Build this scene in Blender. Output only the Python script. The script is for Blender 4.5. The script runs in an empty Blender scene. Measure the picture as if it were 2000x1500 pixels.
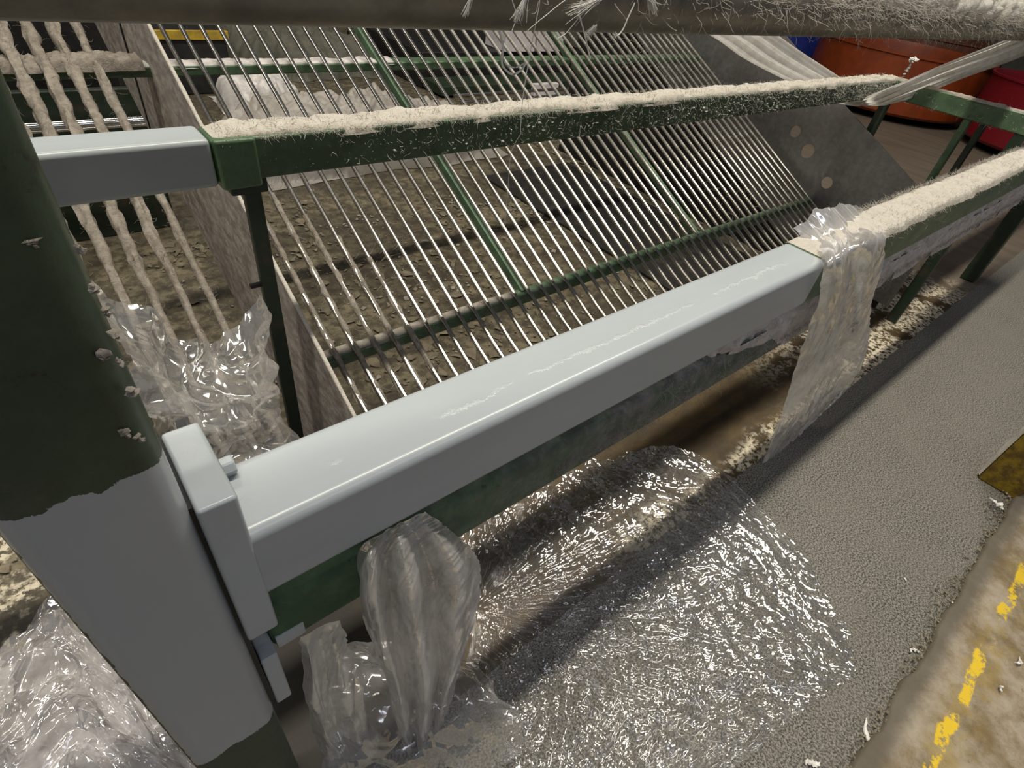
import bpy, bmesh, math, random
import numpy as np
from mathutils import Vector, Matrix

rng = np.random.default_rng(7)
random.seed(7)
scn = bpy.context.scene
C = scn.collection

# ------------------------------------------------------------------ camera
F_PX = 1061.5
R = np.array([[0.76823135, -0.3380218, 0.543656],      # rows: world X (along the beam), Y (into the machine), Z (up)
              [-0.62720703, -0.56747303, 0.53346575],  # columns: camera right, down, forward
              [0.12818707, -0.75080998, -0.64796022]])
CAM = np.array([0.0, 0.0, 1.35])                       # metres above the floor
cam_d = bpy.data.cameras.new('camera')
cam = bpy.data.objects.new('camera', cam_d)
C.objects.link(cam)
cam_d.sensor_fit = 'HORIZONTAL'
cam_d.sensor_width = 36.0
cam_d.lens = F_PX / 2000.0 * 36.0
cam_d.clip_start = 0.02
cam_d.clip_end = 100
M4 = Matrix.Identity(4)
for i in range(3):
    M4[i][0] = R[i][0]
    M4[i][1] = -R[i][1]
    M4[i][2] = -R[i][2]
    M4[i][3] = CAM[i]
cam.matrix_world = M4
scn.camera = cam

# ------------------------------------------------------------------ world, lamps, exposure
w = bpy.data.worlds.new('hall_air')
scn.world = w
w.use_nodes = True
w.node_tree.nodes['Background'].inputs[0].default_value = (0.90, 0.94, 1.0, 1)
w.node_tree.nodes['Background'].inputs[1].default_value = 0.085

def strip(name, x0, x1, y, z, width, power, col, aim=(0, 0, -1)):
    l = bpy.data.lights.new(name, 'AREA')
    l.shape = 'RECTANGLE'
    l.size = x1 - x0
    l.size_y = width
    l.energy = power
    l.color = col
    o = bpy.data.objects.new(name, l)
    C.objects.link(o)
    o.location = ((x0 + x1) / 2, y, z)
    d = Vector(aim).normalized()
    ydir = Vector((0, 1, 0)) if abs(d.y) < .9 else Vector((0, 0, 1))
    zax = -d
    xax = Vector((1, 0, 0))
    yax = zax.cross(xax).normalized()
    m = Matrix((xax, yax, zax)).transposed().to_4x4()
    m.translation = o.location
    o.matrix_world = m
    return o

strip('tube_lamp_row', -3.5, 6.5, 1.0, 6.6, 0.22, 660, (1.0, 0.94, 0.81))
strip('tube_lamp_row.001', -6, 1.2, 6.0, 6.6, 0.22, 170, (1.0, 0.95, 0.86))
strip('front_fill_strip', -5, 7, -5.0, 6.6, 0.3, 170, (0.84, 0.88, 1.0))  # added front fill to lift the shaded faces, no such lamp row known

scn.view_settings.view_transform = 'Standard'
scn.view_settings.look = 'None'
scn.view_settings.gamma = 1.0
scn.view_settings.use_curve_mapping = False
scn.view_settings.exposure = 0.0

# ------------------------------------------------------------------ helpers
def at(px, py, axis, val):
    """point of the place seen at a measured photo position, on the plane axis = val (world metres)"""
    d = R @ np.array([px - 1000.0, py - 750.0, F_PX])
    t = (val - CAM[axis]) / d[axis]
    return CAM + d * t

def np_mesh(name, verts, faces_flat, k, smooth=False):
    """mesh from numpy; every face has k corners"""
    me = bpy.data.meshes.new(name)
    verts = np.asarray(verts, dtype=np.float32).reshape(-1, 3)
    f = np.asarray(faces_flat, dtype=np.int32).reshape(-1)
    nf = len(f) // k
    me.vertices.add(len(verts))
    me.vertices.foreach_set('co', verts.ravel())
    me.loops.add(len(f))
    me.loops.foreach_set('vertex_index', f)
    me.polygons.add(nf)
    me.polygons.foreach_set('loop_start', np.arange(0, nf * k, k, dtype=np.int32))
    me.polygons.foreach_set('loop_total', np.full(nf, k, dtype=np.int32))
    me.polygons.foreach_set('use_smooth', np.full(nf, smooth))
    me.update(calc_edges=True)
    me.validate()
    return me

def link(name, me, mat, parent=None, kind=None):
    o = bpy.data.objects.new(name, me)
    C.objects.link(o)
    if mat is not None and len(me.materials) == 0:
        me.materials.append(mat)
    if parent is not None:
        o.parent = parent
        o.matrix_parent_inverse = Matrix.Translation(-parent.location) if parent.type == 'EMPTY' else Matrix.Identity(4)
    if kind:
        o['kind'] = kind
    return o

def tag(o, label, cat, group=None):
    o['label'] = label
    o['category'] = cat
    if group:
        o['group'] = group
    return o

def thing(name, label, cat, loc, group=None):
    o = bpy.data.objects.new(name, None)
    C.objects.link(o)
    o.location = loc
    o.empty_display_size = 0.05
    return tag(o, label, cat, group)

def bm_mesh(bm, name, smooth=False):
    me = bpy.data.meshes.new(name)
    bmesh.ops.recalc_face_normals(bm, faces=bm.faces)
    bm.to_mesh(me)
    bm.free()
    if smooth:
        me.polygons.foreach_set('use_smooth', np.full(len(me.polygons), True))
        try:
            me.set_sharp_from_angle(angle=math.radians(60))
        except Exception:
            pass
    return me

def box(bm, x0, x1, y0, y1, z0, z1, bev=0.0, seg=3):
    r = bmesh.ops.create_cube(bm, size=1.0)
    vs = r['verts']
    for v in vs:
        v.co = Vector((x0 + (v.co.x + .5) * (x1 - x0), y0 + (v.co.y + .5) * (y1 - y0), z0 + (v.co.z + .5) * (z1 - z0)))
    if bev > 0:
        es = list({e for v in vs for e in v.link_edges})
        bmesh.ops.bevel(bm, geom=es, offset=bev, segments=seg, profile=.5, affect='EDGES')

def box_obj(name, mat, parent, dims, bev=0.0, seg=3):
    bm = bmesh.new()
    box(bm, *dims, bev=bev, seg=seg)
    o = link(name, bm_mesh(bm, name, bev > 0), mat, parent)
    if bev > 0:
        wn = o.modifiers.new('weighted', 'WEIGHTED_NORMAL')
        wn.weight = 100
        wn.keep_sharp = True
    return o

def tube_np(path, rad, n=12):
    """swept round tube along a path of points; rad scalar or per point; capped"""
    path = np.asarray(path, float)
    m = len(path)
    rad = np.broadcast_to(np.asarray(rad, float), (m,)) if np.ndim(rad) < 2 else rad
    t = np.gradient(path, axis=0)
    t /= np.linalg.norm(t, axis=1)[:, None]
    ref = np.array([0, 0, 1.0]) if abs(t[:, 2]).max() < .9 else np.array([1.0, 0, 0])
    a = np.cross(t, ref)
    a /= np.linalg.norm(a, axis=1)[:, None]
    b = np.cross(t, a)
    ang = np.linspace(0, 2 * np.pi, n, endpoint=False)
    if np.ndim(rad) == 1:
        rad = np.repeat(rad[:, None], n, 1)
    V = path[:, None, :] + rad[:, :, None] * (np.cos(ang)[None, :, None] * a[:, None, :] + np.sin(ang)[None, :, None] * b[:, None, :])
    V = V.reshape(-1, 3)
    i, j = np.meshgrid(np.arange(m - 1), np.arange(n), indexing='ij')
    q = np.stack([i * n + j, i * n + (j + 1) % n, (i + 1) * n + (j + 1) % n, (i + 1) * n + j], -1).reshape(-1, 4)
    V = np.vstack([V, path[:1], path[-1:]])
    c0, c1 = len(V) - 2, len(V) - 1
    jj = np.arange(n)
    cap0 = np.stack([np.full(n, c0), (jj + 1) % n, jj, jj], -1)
    cap1 = np.stack([np.full(n, c1), (m - 1) * n + jj, (m - 1) * n + (jj + 1) % n, (m - 1) * n + (jj + 1) % n], -1)
    bm = bmesh.new()
    vs = [bm.verts.new(v) for v in V]
    for f in q:
        bm.faces.new([vs[k] for k in f])
    for f in np.vstack([cap0, cap1]):
        try:
            bm.faces.new([vs[f[0]], vs[f[1]], vs[f[2]]])
        except ValueError:
            pass
    return bm

def tube_obj(name, path, rad, mat, parent=None, n=12):
    return link(name, bm_mesh(tube_np(path, rad, n), name, True), mat, parent)

# value noise in numpy, used for geometry only
_perm = rng.random((64, 64, 64))
def vnoise(p):
    p = np.asarray(p, float)
    i = np.floor(p).astype(int)
    f = p - i
    f = f * f * (3 - 2 * f)
    out = 0
    for dx in (0, 1):
        for dy in (0, 1):
            for dz in (0, 1):
                wgt = (f[..., 0] if dx else 1 - f[..., 0]) * (f[..., 1] if dy else 1 - f[..., 1]) * (f[..., 2] if dz else 1 - f[..., 2])
                out = out + wgt * _perm[(i[..., 0] + dx) % 64, (i[..., 1] + dy) % 64, (i[..., 2] + dz) % 64]
    return out - .5
def fbm(p, oct=3):
    s, a, q = 0, 1.0, np.asarray(p, float)
    for _ in range(oct):
        s = s + a * vnoise(q)
        a *= .5
        q = q * 2.03 + 11.7
    return s

def strands(root, dirs, length, rad, curl=.6, seg=4, seed=1):
    """thin three-sided fibres as one mesh"""
    g = np.random.default_rng(seed)
    n = len(root)
    d = np.asarray(dirs, float)
    d = d / np.linalg.norm(d, axis=1)[:, None]
    bend = g.normal(size=(n, 3)) * curl
    bend2 = g.normal(size=(n, 3)) * curl
    P = [np.asarray(root, float)]
    cur = d.copy()
    for k in range(seg):
        cur = cur + (bend if k < seg / 2 else bend2) / seg * 1.6
        cur /= np.linalg.norm(cur, axis=1)[:, None]
        P.append(P[-1] + cur * (np.asarray(length) / seg)[:, None])
    P = np.stack(P, 1)
    ref = g.normal(size=(n, 3))
    a = np.cross(d, ref)
    a /= np.linalg.norm(a, axis=1)[:, None]
    b = np.cross(d, a)
    rr = np.broadcast_to(rad, (n,))[:, None] * np.linspace(1, .45, seg + 1)[None, :]
    V = []
    for k in range(3):
        th = 2 * np.pi * k / 3
        V.append(P + rr[:, :, None] * (math.cos(th) * a + math.sin(th) * b)[:, None, :])
    V = np.stack(V, 2)                                    # n, seg+1, 3, 3
    base = (np.arange(n) * (seg + 1) * 3)[:, None, None]
    i, j = np.meshgrid(np.arange(seg), np.arange(3), indexing='ij')
    q = np.stack([i * 3 + j, i * 3 + (j + 1) % 3, (i + 1) * 3 + (j + 1) % 3, (i + 1) * 3 + j], -1).reshape(1, -1, 4)
    q = base.repeat(q.shape[1], 1) + q
    return np_mesh('fibres', V.reshape(-1, 3), q.reshape(-1), 4, True)

def grid_mesh(name, P, smooth=True):
    m, n = P.shape[:2]
    i, j = np.meshgrid(np.arange(m - 1), np.arange(n - 1), indexing='ij')
    q = np.stack([i * n + j, i * n + j + 1, (i + 1) * n + j + 1, (i + 1) * n + j], -1)
    return np_mesh(name, P.reshape(-1, 3), q.reshape(-1), 4, smooth)

def catmull(A, axis, res):
    A = np.moveaxis(np.asarray(A, float), axis, 0)
    n = len(A)
    t = np.linspace(0, n - 1 - 1e-6, res)
    i = np.floor(t).astype(int)
    f = (t - i)[:, None, None] if A.ndim == 3 else (t - i)[:, None]
    g = lambda k: A[np.clip(k, 0, n - 1)]
    p0, p1, p2, p3 = g(i - 1), g(i), g(i + 1), g(i + 2)
    o = .5 * (2 * p1 + (p2 - p0) * f + (2 * p0 - 5 * p1 + 4 * p2 - p3) * f ** 2 + (3 * p1 - p0 - 3 * p2 + p3) * f ** 3)
    return np.moveaxis(o, 0, axis)

def crumple(x, y, z, seed, layers):
    """folded-paper height: triangle waves in random directions on a warped domain"""
    g = np.random.default_rng(seed)
    h = 0
    for wl, amp, n in layers:
        for _ in range(n):
            th = g.uniform(0, np.pi)
            wx = fbm(np.stack([x / wl * .7 + g.uniform(0, 50), y / wl * .7 + g.uniform(0, 50), z / wl * .7], -1), 2) * 2.2
            s = (x * math.cos(th) + y * math.sin(th) + z * .4) / (wl * g.uniform(.75, 1.35)) + wx + g.uniform(0, 9)
            m = np.clip(vnoise(np.stack([x / wl * .35 + g.uniform(0, 50), y / wl * .35 + g.uniform(0, 50), z * 0 + 3.3], -1)) * 2.4 + .6, 0, 1)
            h = h + amp * m * (np.abs((s % 1) - .5) * 2 - .5)
    return h

def film(name, net, mat, label, res=(200, 200), layers=((.12, .010, 3), (.045, .004, 3)), seed=1, edge=.006, cat='plastic film', floor_z=None, group=None, stretch=(1, 1), radial=None, grow=1.0):
    net = np.asarray(net, float)
    P = catmull(catmull(net, 0, res[0]), 1, res[1])
    u, v = np.meshgrid(np.linspace(0, 1, res[0]), np.linspace(0, 1, res[1]), indexing='ij')
    du = np.gradient(P, axis=0)
    dv = np.gradient(P, axis=1)
    N = np.cross(du, dv)
    N /= np.linalg.norm(N, axis=2)[:, :, None] + 1e-9
    L1 = np.cumsum(np.linalg.norm(du, axis=2), 0)
    L2 = np.cumsum(np.linalg.norm(dv, axis=2), 1)
    h = crumple(L2 * stretch[0], L1 * stretch[1], L1 * 0, seed, layers)
    if radial is not None:                       # creases running out from a gathered point
        dx, dy = P[:, :, 0] - radial[0], P[:, :, 1] - radial[1]
        rr = np.sqrt(dx * dx + dy * dy) + 1e-6
        h = h + crumple(np.arctan2(dy, dx) * .42, rr * .12, rr * 0, seed + 50, radial[2]) * np.clip(1.25 - rr / radial[3], 0, 1) * np.clip(rr / .10, .15, 1)
    h = h * (grow + (1 - grow) * np.clip(u * 2.2 - .35, 0, 1))
    P = P + N * h[:, :, None]
    # ragged outline
    dun = du / (np.linalg.norm(du, axis=2)[:, :, None] + 1e-9)
    dvn = dv / (np.linalg.norm(dv, axis=2)[:, :, None] + 1e-9)
    eu = fbm(np.stack([L2 * 22, L1 * 3 + seed, L1 * 0], -1), 3) * edge * 2
    ev = fbm(np.stack([L1 * 22, L2 * 3 + seed, L1 * 0 + 9], -1), 3) * edge * 2
    P = P + dun * (eu * np.abs(2 * u - 1) ** 6)[:, :, None] + dvn * (ev * np.abs(2 * v - 1) ** 6)[:, :, None]
    if floor_z is not None:
        P[:, :, 2] = np.maximum(P[:, :, 2], floor_z + .003 + np.abs(fbm(P * 40, 2)) * .004)
    o = link(name, grid_mesh(name, P), mat)
    tag(o, label, cat, group)
    return o

def px_net(rows, axis, vals):
    """control net: rows of photo positions placed on real planes (one plane value per row, or per point)"""
    out = []
    for r, v in zip(rows, vals):
        vv = v if isinstance(v, (list, tuple)) else [v] * len(r)
        out.append([at(p[0], p[1], axis, q) for p, q in zip(r, vv)])
    return np.array(out)

# ------------------------------------------------------------------ materials
class NT:
    def __init__(s, name):
        s.m = bpy.data.materials.new(name)
        s.m.use_nodes = True
        s.t = s.m.node_tree
        s.t.nodes.clear()
        s.out = s.n('ShaderNodeOutputMaterial')
        s.coord = s.n('ShaderNodeTexCoord').outputs['Object']
    def n(s, typ, **kw):
        x = s.t.nodes.new(typ)
        for k, v in kw.items():
            setattr(x, k, v)
        return x
    def l(s, a, b):
        s.t.links.new(a, b)
    def put(s, sock, v):
        if hasattr(v, 'is_output'):
            s.l(v, sock)
        elif isinstance(v, (tuple, list)) and len(v) == 3 and sock.type == 'RGBA':
            sock.default_value = (*v, 1)
        else:
            sock.default_value = v
    def noise(s, scale, detail=4, rough=.6, vec=None, dist=0.0):
        x = s.n('ShaderNodeTexNoise')
        s.l(vec or s.coord, x.inputs['Vector'])
        x.inputs['Scale'].default_value = scale
        x.inputs['Detail'].default_value = detail
        x.inputs['Roughness'].default_value = rough
        x.inputs['Distortion'].default_value = dist
        return x.outputs['Fac']
    def scaled(s, v):
        x = s.n('ShaderNodeMapping')
        s.l(s.coord, x.inputs['Vector'])
        x.inputs['Scale'].default_value = v
        return x.outputs['Vector']
    def ramp(s, fac, lo, hi, a=0.0, b=1.0):
        x = s.n('ShaderNodeMapRange')
        x.interpolation_type = 'SMOOTHSTEP'
        s.l(fac, x.inputs['Value'])
        x.inputs['From Min'].default_value = lo
        x.inputs['From Max'].default_value = hi
        x.inputs['To Min'].default_value = a
        x.inputs['To Max'].default_value = b
        return x.outputs['Result']
    def mix(s, fac, a, b):
        x = s.n('ShaderNodeMix', data_type='RGBA')
        s.put(x.inputs[0], fac)
        s.put(x.inputs[6], a)
        s.put(x.inputs[7], b)
        return x.outputs[2]
    def math(s, op, a, b=0.0, c=0.0):
        x = s.n('ShaderNodeMath', operation=op)
        s.put(x.inputs[0], a)
        s.put(x.inputs[1], b)
        s.put(x.inputs[2], c)
        return x.outputs[0]
    def xyz(s):
        x = s.n('ShaderNodeSeparateXYZ')
        s.l(s.coord, x.inputs[0])
        return x.outputs
    def bump(s, h, strength=.3, dist=.01):
        x = s.n('ShaderNodeBump')
        s.l(h, x.inputs['Height'])
        x.inputs['Strength'].default_value = strength
        x.inputs['Distance'].default_value = dist
        return x.outputs['Normal']
    def bsdf(s, color, rough=.5, metal=0.0, normal=None, spec=.5, coat=0.0, sheen=0.0):
        b = s.n('ShaderNodeBsdfPrincipled')
        s.put(b.inputs['Base Color'], color)
        s.put(b.inputs['Roughness'], rough)
        s.put(b.inputs['Metallic'], metal)
        b.inputs['Specular IOR Level'].default_value = spec
        b.inputs['Coat Weight'].default_value = coat
        b.inputs['Coat Roughness'].default_value = .12
        b.inputs['Sheen Weight'].default_value = sheen
        if normal is not None:
            s.l(normal, b.inputs['Normal'])
        s.l(b.outputs[0], s.out.inputs[0])
        return b

def simple(name, col, rough=.5, metal=0.0, col2=None, scale=8, lo=.35, hi=.65, bscale=60, bstr=.15, bdist=.004, spec=.5, coat=0, sheen=0):
    t = NT(name)
    c = col
    if col2:
        c = t.mix(t.ramp(t.noise(scale, 6, .65), lo, hi), col, col2)
    nrm = t.bump(t.noise(bscale, 5, .7), bstr, bdist) if bstr else None
    t.bsdf(c, rough, metal, nrm, spec, coat, sheen)
    return t.m

GREEN = (.058, .104, .056)
GREEN2 = (.105, .170, .092)
LINT = (.66, .61, .53)
GREY = (.40, .435, .455)

def green_nodes(t, speck=.0, dark=0.0):
    c = t.mix(t.ramp(t.noise(9, 6, .7), .38, .66), GREEN, GREEN2)
    c = t.mix(t.ramp(t.noise(28, 6, .75), .60, .72), c, (.022, .018, .014))        # rust and grime
    c = t.mix(t.ramp(t.noise(3.5, 7, .75), .58, .72, 0, .5), c, (.19, .19, .16))    # dust film
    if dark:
        c = t.mix(dark, c, (.008, .010, .006))  # post: dirt and the shade on its face mixed into the green
    if speck:
        c = t.mix(t.ramp(t.noise(150, 3, .6), .66, .72, 0, speck), c, (.75, .72, .66))
    return c

def mat_green(name, speck=.0, rough=.42):
    t = NT(name)
    t.bsdf(green_nodes(t, speck), rough, 0, t.bump(t.noise(45, 6, .75), .25, .004))
    return t.m

def mat_paint_job(name, axis, edges, ridge=False, grey=GREY):
    """grey fresh paint between two edges along an axis, old green paint outside"""
    t = NT(name)
    p = t.xyz()[axis]
    wob = t.math('MULTIPLY', t.math('SUBTRACT', t.noise(26, 5, .7), .5), edges[2])
    p = t.math('ADD', p, wob)
    f = t.math('MULTIPLY', t.math('GREATER_THAN', p, edges[0]), t.math('LESS_THAN', p, edges[1]))
    gcol = t.mix(t.ramp(t.noise(5, 5, .6, t.scaled((.25, 1, 1) if axis == 0 else (1, 1, .25))), .3, .7), grey, tuple(x * .90 for x in grey))
    h = t.noise(120, 4, .6, t.scaled((.12, 1, 1) if axis == 0 else (1, 1, .12)))
    h = t.math('MULTIPLY', h, .10)
    if ridge:                                     # dried runs of an older paint layer under the fresh coat
        xyz = t.xyz()
        yy = t.math('ADD', xyz[1], t.math('MULTIPLY', t.math('SUBTRACT', t.noise(14, 6, .75), .5), .05))
        off = t.math('ABSOLUTE', t.math('SUBTRACT', yy, .383))
        rid = t.math('MULTIPLY', t.ramp(off, .0045, .0008), t.math('GREATER_THAN', xyz[2], .87))
        rid = t.math('MULTIPLY', rid, t.ramp(t.noise(6, 3, .6), .40, .55))
        h = t.math('ADD', h, rid)
        gcol = t.mix(t.math('MULTIPLY', rid, .3), gcol, (.60, .63, .62))
    if axis == 2:
        xx = t.math('ADD', t.xyz()[0], t.math('MULTIPLY', t.math('SUBTRACT', t.noise(45, 5, .7), .5), .012))
        f = t.math('MULTIPLY', f, t.math('GREATER_THAN', xx, -.0965))
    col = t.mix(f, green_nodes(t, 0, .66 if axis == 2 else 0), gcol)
    rgh = t.ramp(f, 0, 1, .45, .26)
    nrm = t.bump(t.math('ADD', h, t.math('MULTIPLY', t.noise(40, 5, .7), t.ramp(f, 0, 1, .5, .03))), .35, .004)
    t.bsdf(col, rgh, 0, nrm, .5, .0)
    return t.m

def mat_film(name, haze=.10, tint=(.86, .84, .83), rough=.10, gloss=.75, bscale=55, bstr=.25, edge=.30):
    t = NT(name)
    warp = t.n('ShaderNodeVectorMath', operation='ADD')
    nz = t.n('ShaderNodeTexNoise')
    t.l(t.coord, nz.inputs['Vector'])
    nz.inputs['Scale'].default_value = 7
    sc = t.n('ShaderNodeVectorMath', operation='SCALE')
    t.l(nz.outputs['Color'], sc.inputs[0])
    sc.inputs['Scale'].default_value = .16
    t.l(t.coord, warp.inputs[0])
    t.l(sc.outputs[0], warp.inputs[1])
    # every little facet between creases gets its own tilt
    cur = t.n('ShaderNodeNewGeometry').outputs['Normal']
    for k, (scale, amt) in enumerate(((bscale, bstr), (bscale * 1.9, bstr * .8))):
        mp = t.n('ShaderNodeMapping')
        t.l(warp.outputs[0], mp.inputs['Vector'])
        mp.inputs['Rotation'].default_value = (0, 0, .5 + 1.1 * k)
        mp.inputs['Scale'].default_value = (scale * 1.5, scale * .22, scale * .8)
        vor = t.n('ShaderNodeTexVoronoi', feature='F1')
        t.l(mp.outputs[0], vor.inputs['Vector'])
        vor.inputs['Scale'].default_value = 1.0
        sub = t.n('ShaderNodeVectorMath', operation='SUBTRACT')
        t.l(vor.outputs['Color'], sub.inputs[0])
        sub.inputs[1].default_value = (.5, .5, .5)
        mul = t.n('ShaderNodeVectorMath', operation='SCALE')
        t.l(sub.outputs[0], mul.inputs[0])
        mul.inputs['Scale'].default_value = amt
        add = t.n('ShaderNodeVectorMath', operation='ADD')
        t.l(cur, add.inputs[0])
        t.l(mul.outputs[0], add.inputs[1])
        cur = add.outputs[0]
    nn = t.n('ShaderNodeVectorMath', operation='NORMALIZE')
    t.l(cur, nn.inputs[0])
    nrm = nn.outputs[0]
    tr = t.n('ShaderNodeBsdfTransparent')
    tr.inputs[0].default_value = (.95, .94, .93, 1)
    df = t.n('ShaderNodeBsdfDiffuse')
    df.inputs[0].default_value = (*tint, 1)
    tl = t.n('ShaderNodeBsdfTranslucent')
    tl.inputs[0].default_value = (*tint, 1)
    body = t.n('ShaderNodeMixShader')
    body.inputs[0].default_value = .5
    t.l(df.outputs[0], body.inputs[1])
    t.l(tl.outputs[0], body.inputs[2])
    lw = t.n('ShaderNodeLayerWeight')
    lw.inputs['Blend'].default_value = .25
    fac = t.math('ADD', t.math('MULTIPLY', lw.outputs['Facing'], edge), haze)
    fac = t.math('MULTIPLY', fac, t.ramp(t.noise(9, 5, .65), .25, .75, .5, 1.5))
    m1 = t.n('ShaderNodeMixShader')
    t.l(fac, m1.inputs[0])
    t.l(tr.outputs[0], m1.inputs[1])
    t.l(body.outputs[0], m1.inputs[2])
    gl = t.n('ShaderNodeBsdfGlossy')
    gl.inputs['Roughness'].default_value = rough
    gl.inputs[0].default_value = (1, 1, 1, 1)
    t.l(nrm, gl.inputs['Normal'])
    m2 = t.n('ShaderNodeMixShader')
    fr = t.n('ShaderNodeFresnel')
    fr.inputs['IOR'].default_value = 1.5
    t.l(t.math('MINIMUM', t.math('MULTIPLY', fr.outputs[0], gloss), .45), m2.inputs[0])
    t.l(m1.outputs[0], m2.inputs[1])
    t.l(gl.outputs[0], m2.inputs[2])
    t.l(m2.outputs[0], t.out.inputs[0])
    return t.m

M = {}
M['green'] = mat_green('old_green_paint')
M['green_speck'] = mat_green('old_green_paint_with_fibres', .55)
M['dark_green'] = simple('dark_green_paint', (.014, .028, .014), .5, 0, (.05, .035, .025), 14, .5, .75, 40, .3)
M['steel'] = simple('polished_steel', (.60, .58, .54), .20, 1, (.42, .39, .35), 18, .35, .7, 200, .05)
M['dusty_steel'] = simple('dusty_steel', (.34, .31, .27), .55, .6, (.45, .41, .36), 30, .35, .7, 120, .3)
M['chrome'] = simple('chrome_tube', (.78, .77, .75), .12, 1, None, bstr=.04)
M['lint'] = simple('cotton_lint', LINT, .95, 0, (.56, .50, .42), 45, .35, .75, 190, .9, .006, .1, sheen=.3)
M['lint_grey'] = simple('grey_dust_lint', (.40, .36, .31), .97, 0, (.26, .23, .19), 40, .35, .7, 160, .9, .006, .1)
M['lint_rod'] = simple('lint_coat', (.36, .32, .27), .97, 0, (.22, .19, .155), 60, .3, .7, 220, .9, .005, .1)
M['lint_pale'] = simple('pale_grey_lint', (.66, .62, .60), .97, 0, (.44, .41, .39), 30, .35, .7, 120, .8, .006, .1)
M['litter'] = simple('trodden_lint', (.15, .125, .085), .95, 0, (.26, .22, .15), 14, .4, .7, 90, .5)
M['lint_dull'] = simple('dull_green_dust', (.10, .105, .095), .9, 0, (.24, .23, .215), 12, .4, .7, 90, .6)
def fluffy(name, col, tr=.45):
    t = NT(name)
    d1 = t.n('ShaderNodeBsdfDiffuse')
    d2 = t.n('ShaderNodeBsdfTranslucent')
    c = t.mix(t.ramp(t.noise(40, 5, .7), .3, .7), col, tuple(x * .85 for x in col))
    t.l(c, d1.inputs[0])
    t.l(c, d2.inputs[0])
    t.l(t.bump(t.noise(200, 4, .7), .7, .005), d1.inputs['Normal'])
    mx = t.n('ShaderNodeMixShader')
    mx.inputs[0].default_value = tr
    t.l(d1.outputs[0], mx.inputs[1])
    t.l(d2.outputs[0], mx.inputs[2])
    t.l(mx.outputs[0], t.out.inputs[0])
    return t.m
M['fluff'] = fluffy('fluffy_cotton', (.86, .82, .75), .5)
M['fibre'] = simple('white_fibre', (.74, .71, .66), .8, 0, bstr=0)
M['fibre_dark'] = simple('dusty_fibre', (.36, .32, .28), .9, 0, bstr=0)
M['film'] = mat_film('clear_film', .20, gloss=1.8, bscale=26, bstr=.35)
M['film_floor'] = mat_film('clear_crinkled_film', .040, (.88, .87, .84), .08, 2.3, 40, .30)
M['film_milky'] = mat_film('milky_film', .52, (.84, .82, .81), .14, 1.4, 18, .18, .5)
M['film_left'] = mat_film('crumpled_cling_film', .60, (.86, .83, .84), .10, 2.0, 40, .6)
M['black'] = simple('black_machine_paint', (.006, .0055, .0055), .55, 0, (.014, .013, .012), 12)
M['yellow'] = simple('safety_yellow_paint', (.50, .34, .02), .5, 0, (.30, .20, .03), 10)
M['olive_yellow'] = simple('worn_yellow_paint', (.26, .17, .008), .45, 0, (.10, .062, .010), 30, .35, .65, 70, .5, .006)
M['carton'] = simple('white_carton', (.66, .62, .62), .8, 0, (.56, .52, .52), 9)
M['heap'] = simple('dull_grey_plastic', (.36, .33, .30), .42, 0, (.28, .255, .225), 7, .3, .7, 30, .35, .008)
M['heap_dark'] = simple('dark_grey_cloth', (.075, .075, .055), .8, 0, (.12, .11, .085), 10, .3, .7, 30, .4, .01)
M['bag'] = simple('white_plastic_bag', (.70, .66, .64), .35, 0, (.5, .47, .45), 12, .3, .7, 40, .4, .01)
M['blue'] = simple('blue_plastic', (.010, .020, .16), .4, 0, (.02, .035, .20), 8)
M['orange'] = simple('orange_plastic', (.22, .038, .006), .45, 0, (.165, .028, .005), 6)
M['brown_orange'] = simple('dull_orange_plastic', (.12, .038, .018), .55, 0, (.08, .027, .012), 8)
M['red'] = simple('red_plastic', (.16, .004, .010), .42, 0, (.30, .10, .09), 40, .62, .80, 60, .1)

# polished bars, painted darker and duller for the unlit far upper end of the grate
t = NT('bar_steel')
ps = t.n('ShaderNodeSeparateXYZ')
t.l(t.n('ShaderNodeNewGeometry').outputs['Position'], ps.inputs[0])
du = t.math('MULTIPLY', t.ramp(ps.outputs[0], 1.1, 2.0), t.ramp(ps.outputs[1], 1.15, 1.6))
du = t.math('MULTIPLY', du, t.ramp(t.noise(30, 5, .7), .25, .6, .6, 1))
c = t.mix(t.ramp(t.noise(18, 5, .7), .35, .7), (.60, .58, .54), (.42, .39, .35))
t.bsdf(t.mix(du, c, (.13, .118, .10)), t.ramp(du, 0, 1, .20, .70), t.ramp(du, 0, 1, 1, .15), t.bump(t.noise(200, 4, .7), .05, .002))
M['bar_steel'] = t.m

# side sheet of galvanised metal
t = NT('galvanised_sheet')
c = t.mix(t.ramp(t.noise(40, 5, .7), .35, .7), (.20, .195, .20), (.27, .26, .255))
c = t.mix(t.ramp(t.noise(6, 5, .7), .5, .75, 0, .5), c, (.13, .11, .10))
t.bsdf(c, t.ramp(t.noise(12, 4, .6), .3, .7, .28, .5), .75, t.bump(t.noise(60, 3, .6, t.scaled((1, 6, 1))), .06, .003))
M['sheet'] = t.m
t = NT('dusty_sheet')
c = t.mix(t.ramp(t.noise(34, 7, .75, t.scaled((1, .55, 1))), .38, .66), (.24, .212, .19), (.50, .455, .42))
c = t.mix(t.ramp(t.noise(4, 5, .7), .45, .75, 0, .6), c, (.40, .36, .33))
t.bsdf(c, .8, .1, t.bump(t.noise(90, 5, .7), .4, .003), .2)
M['dusty_sheet'] = t.m

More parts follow.
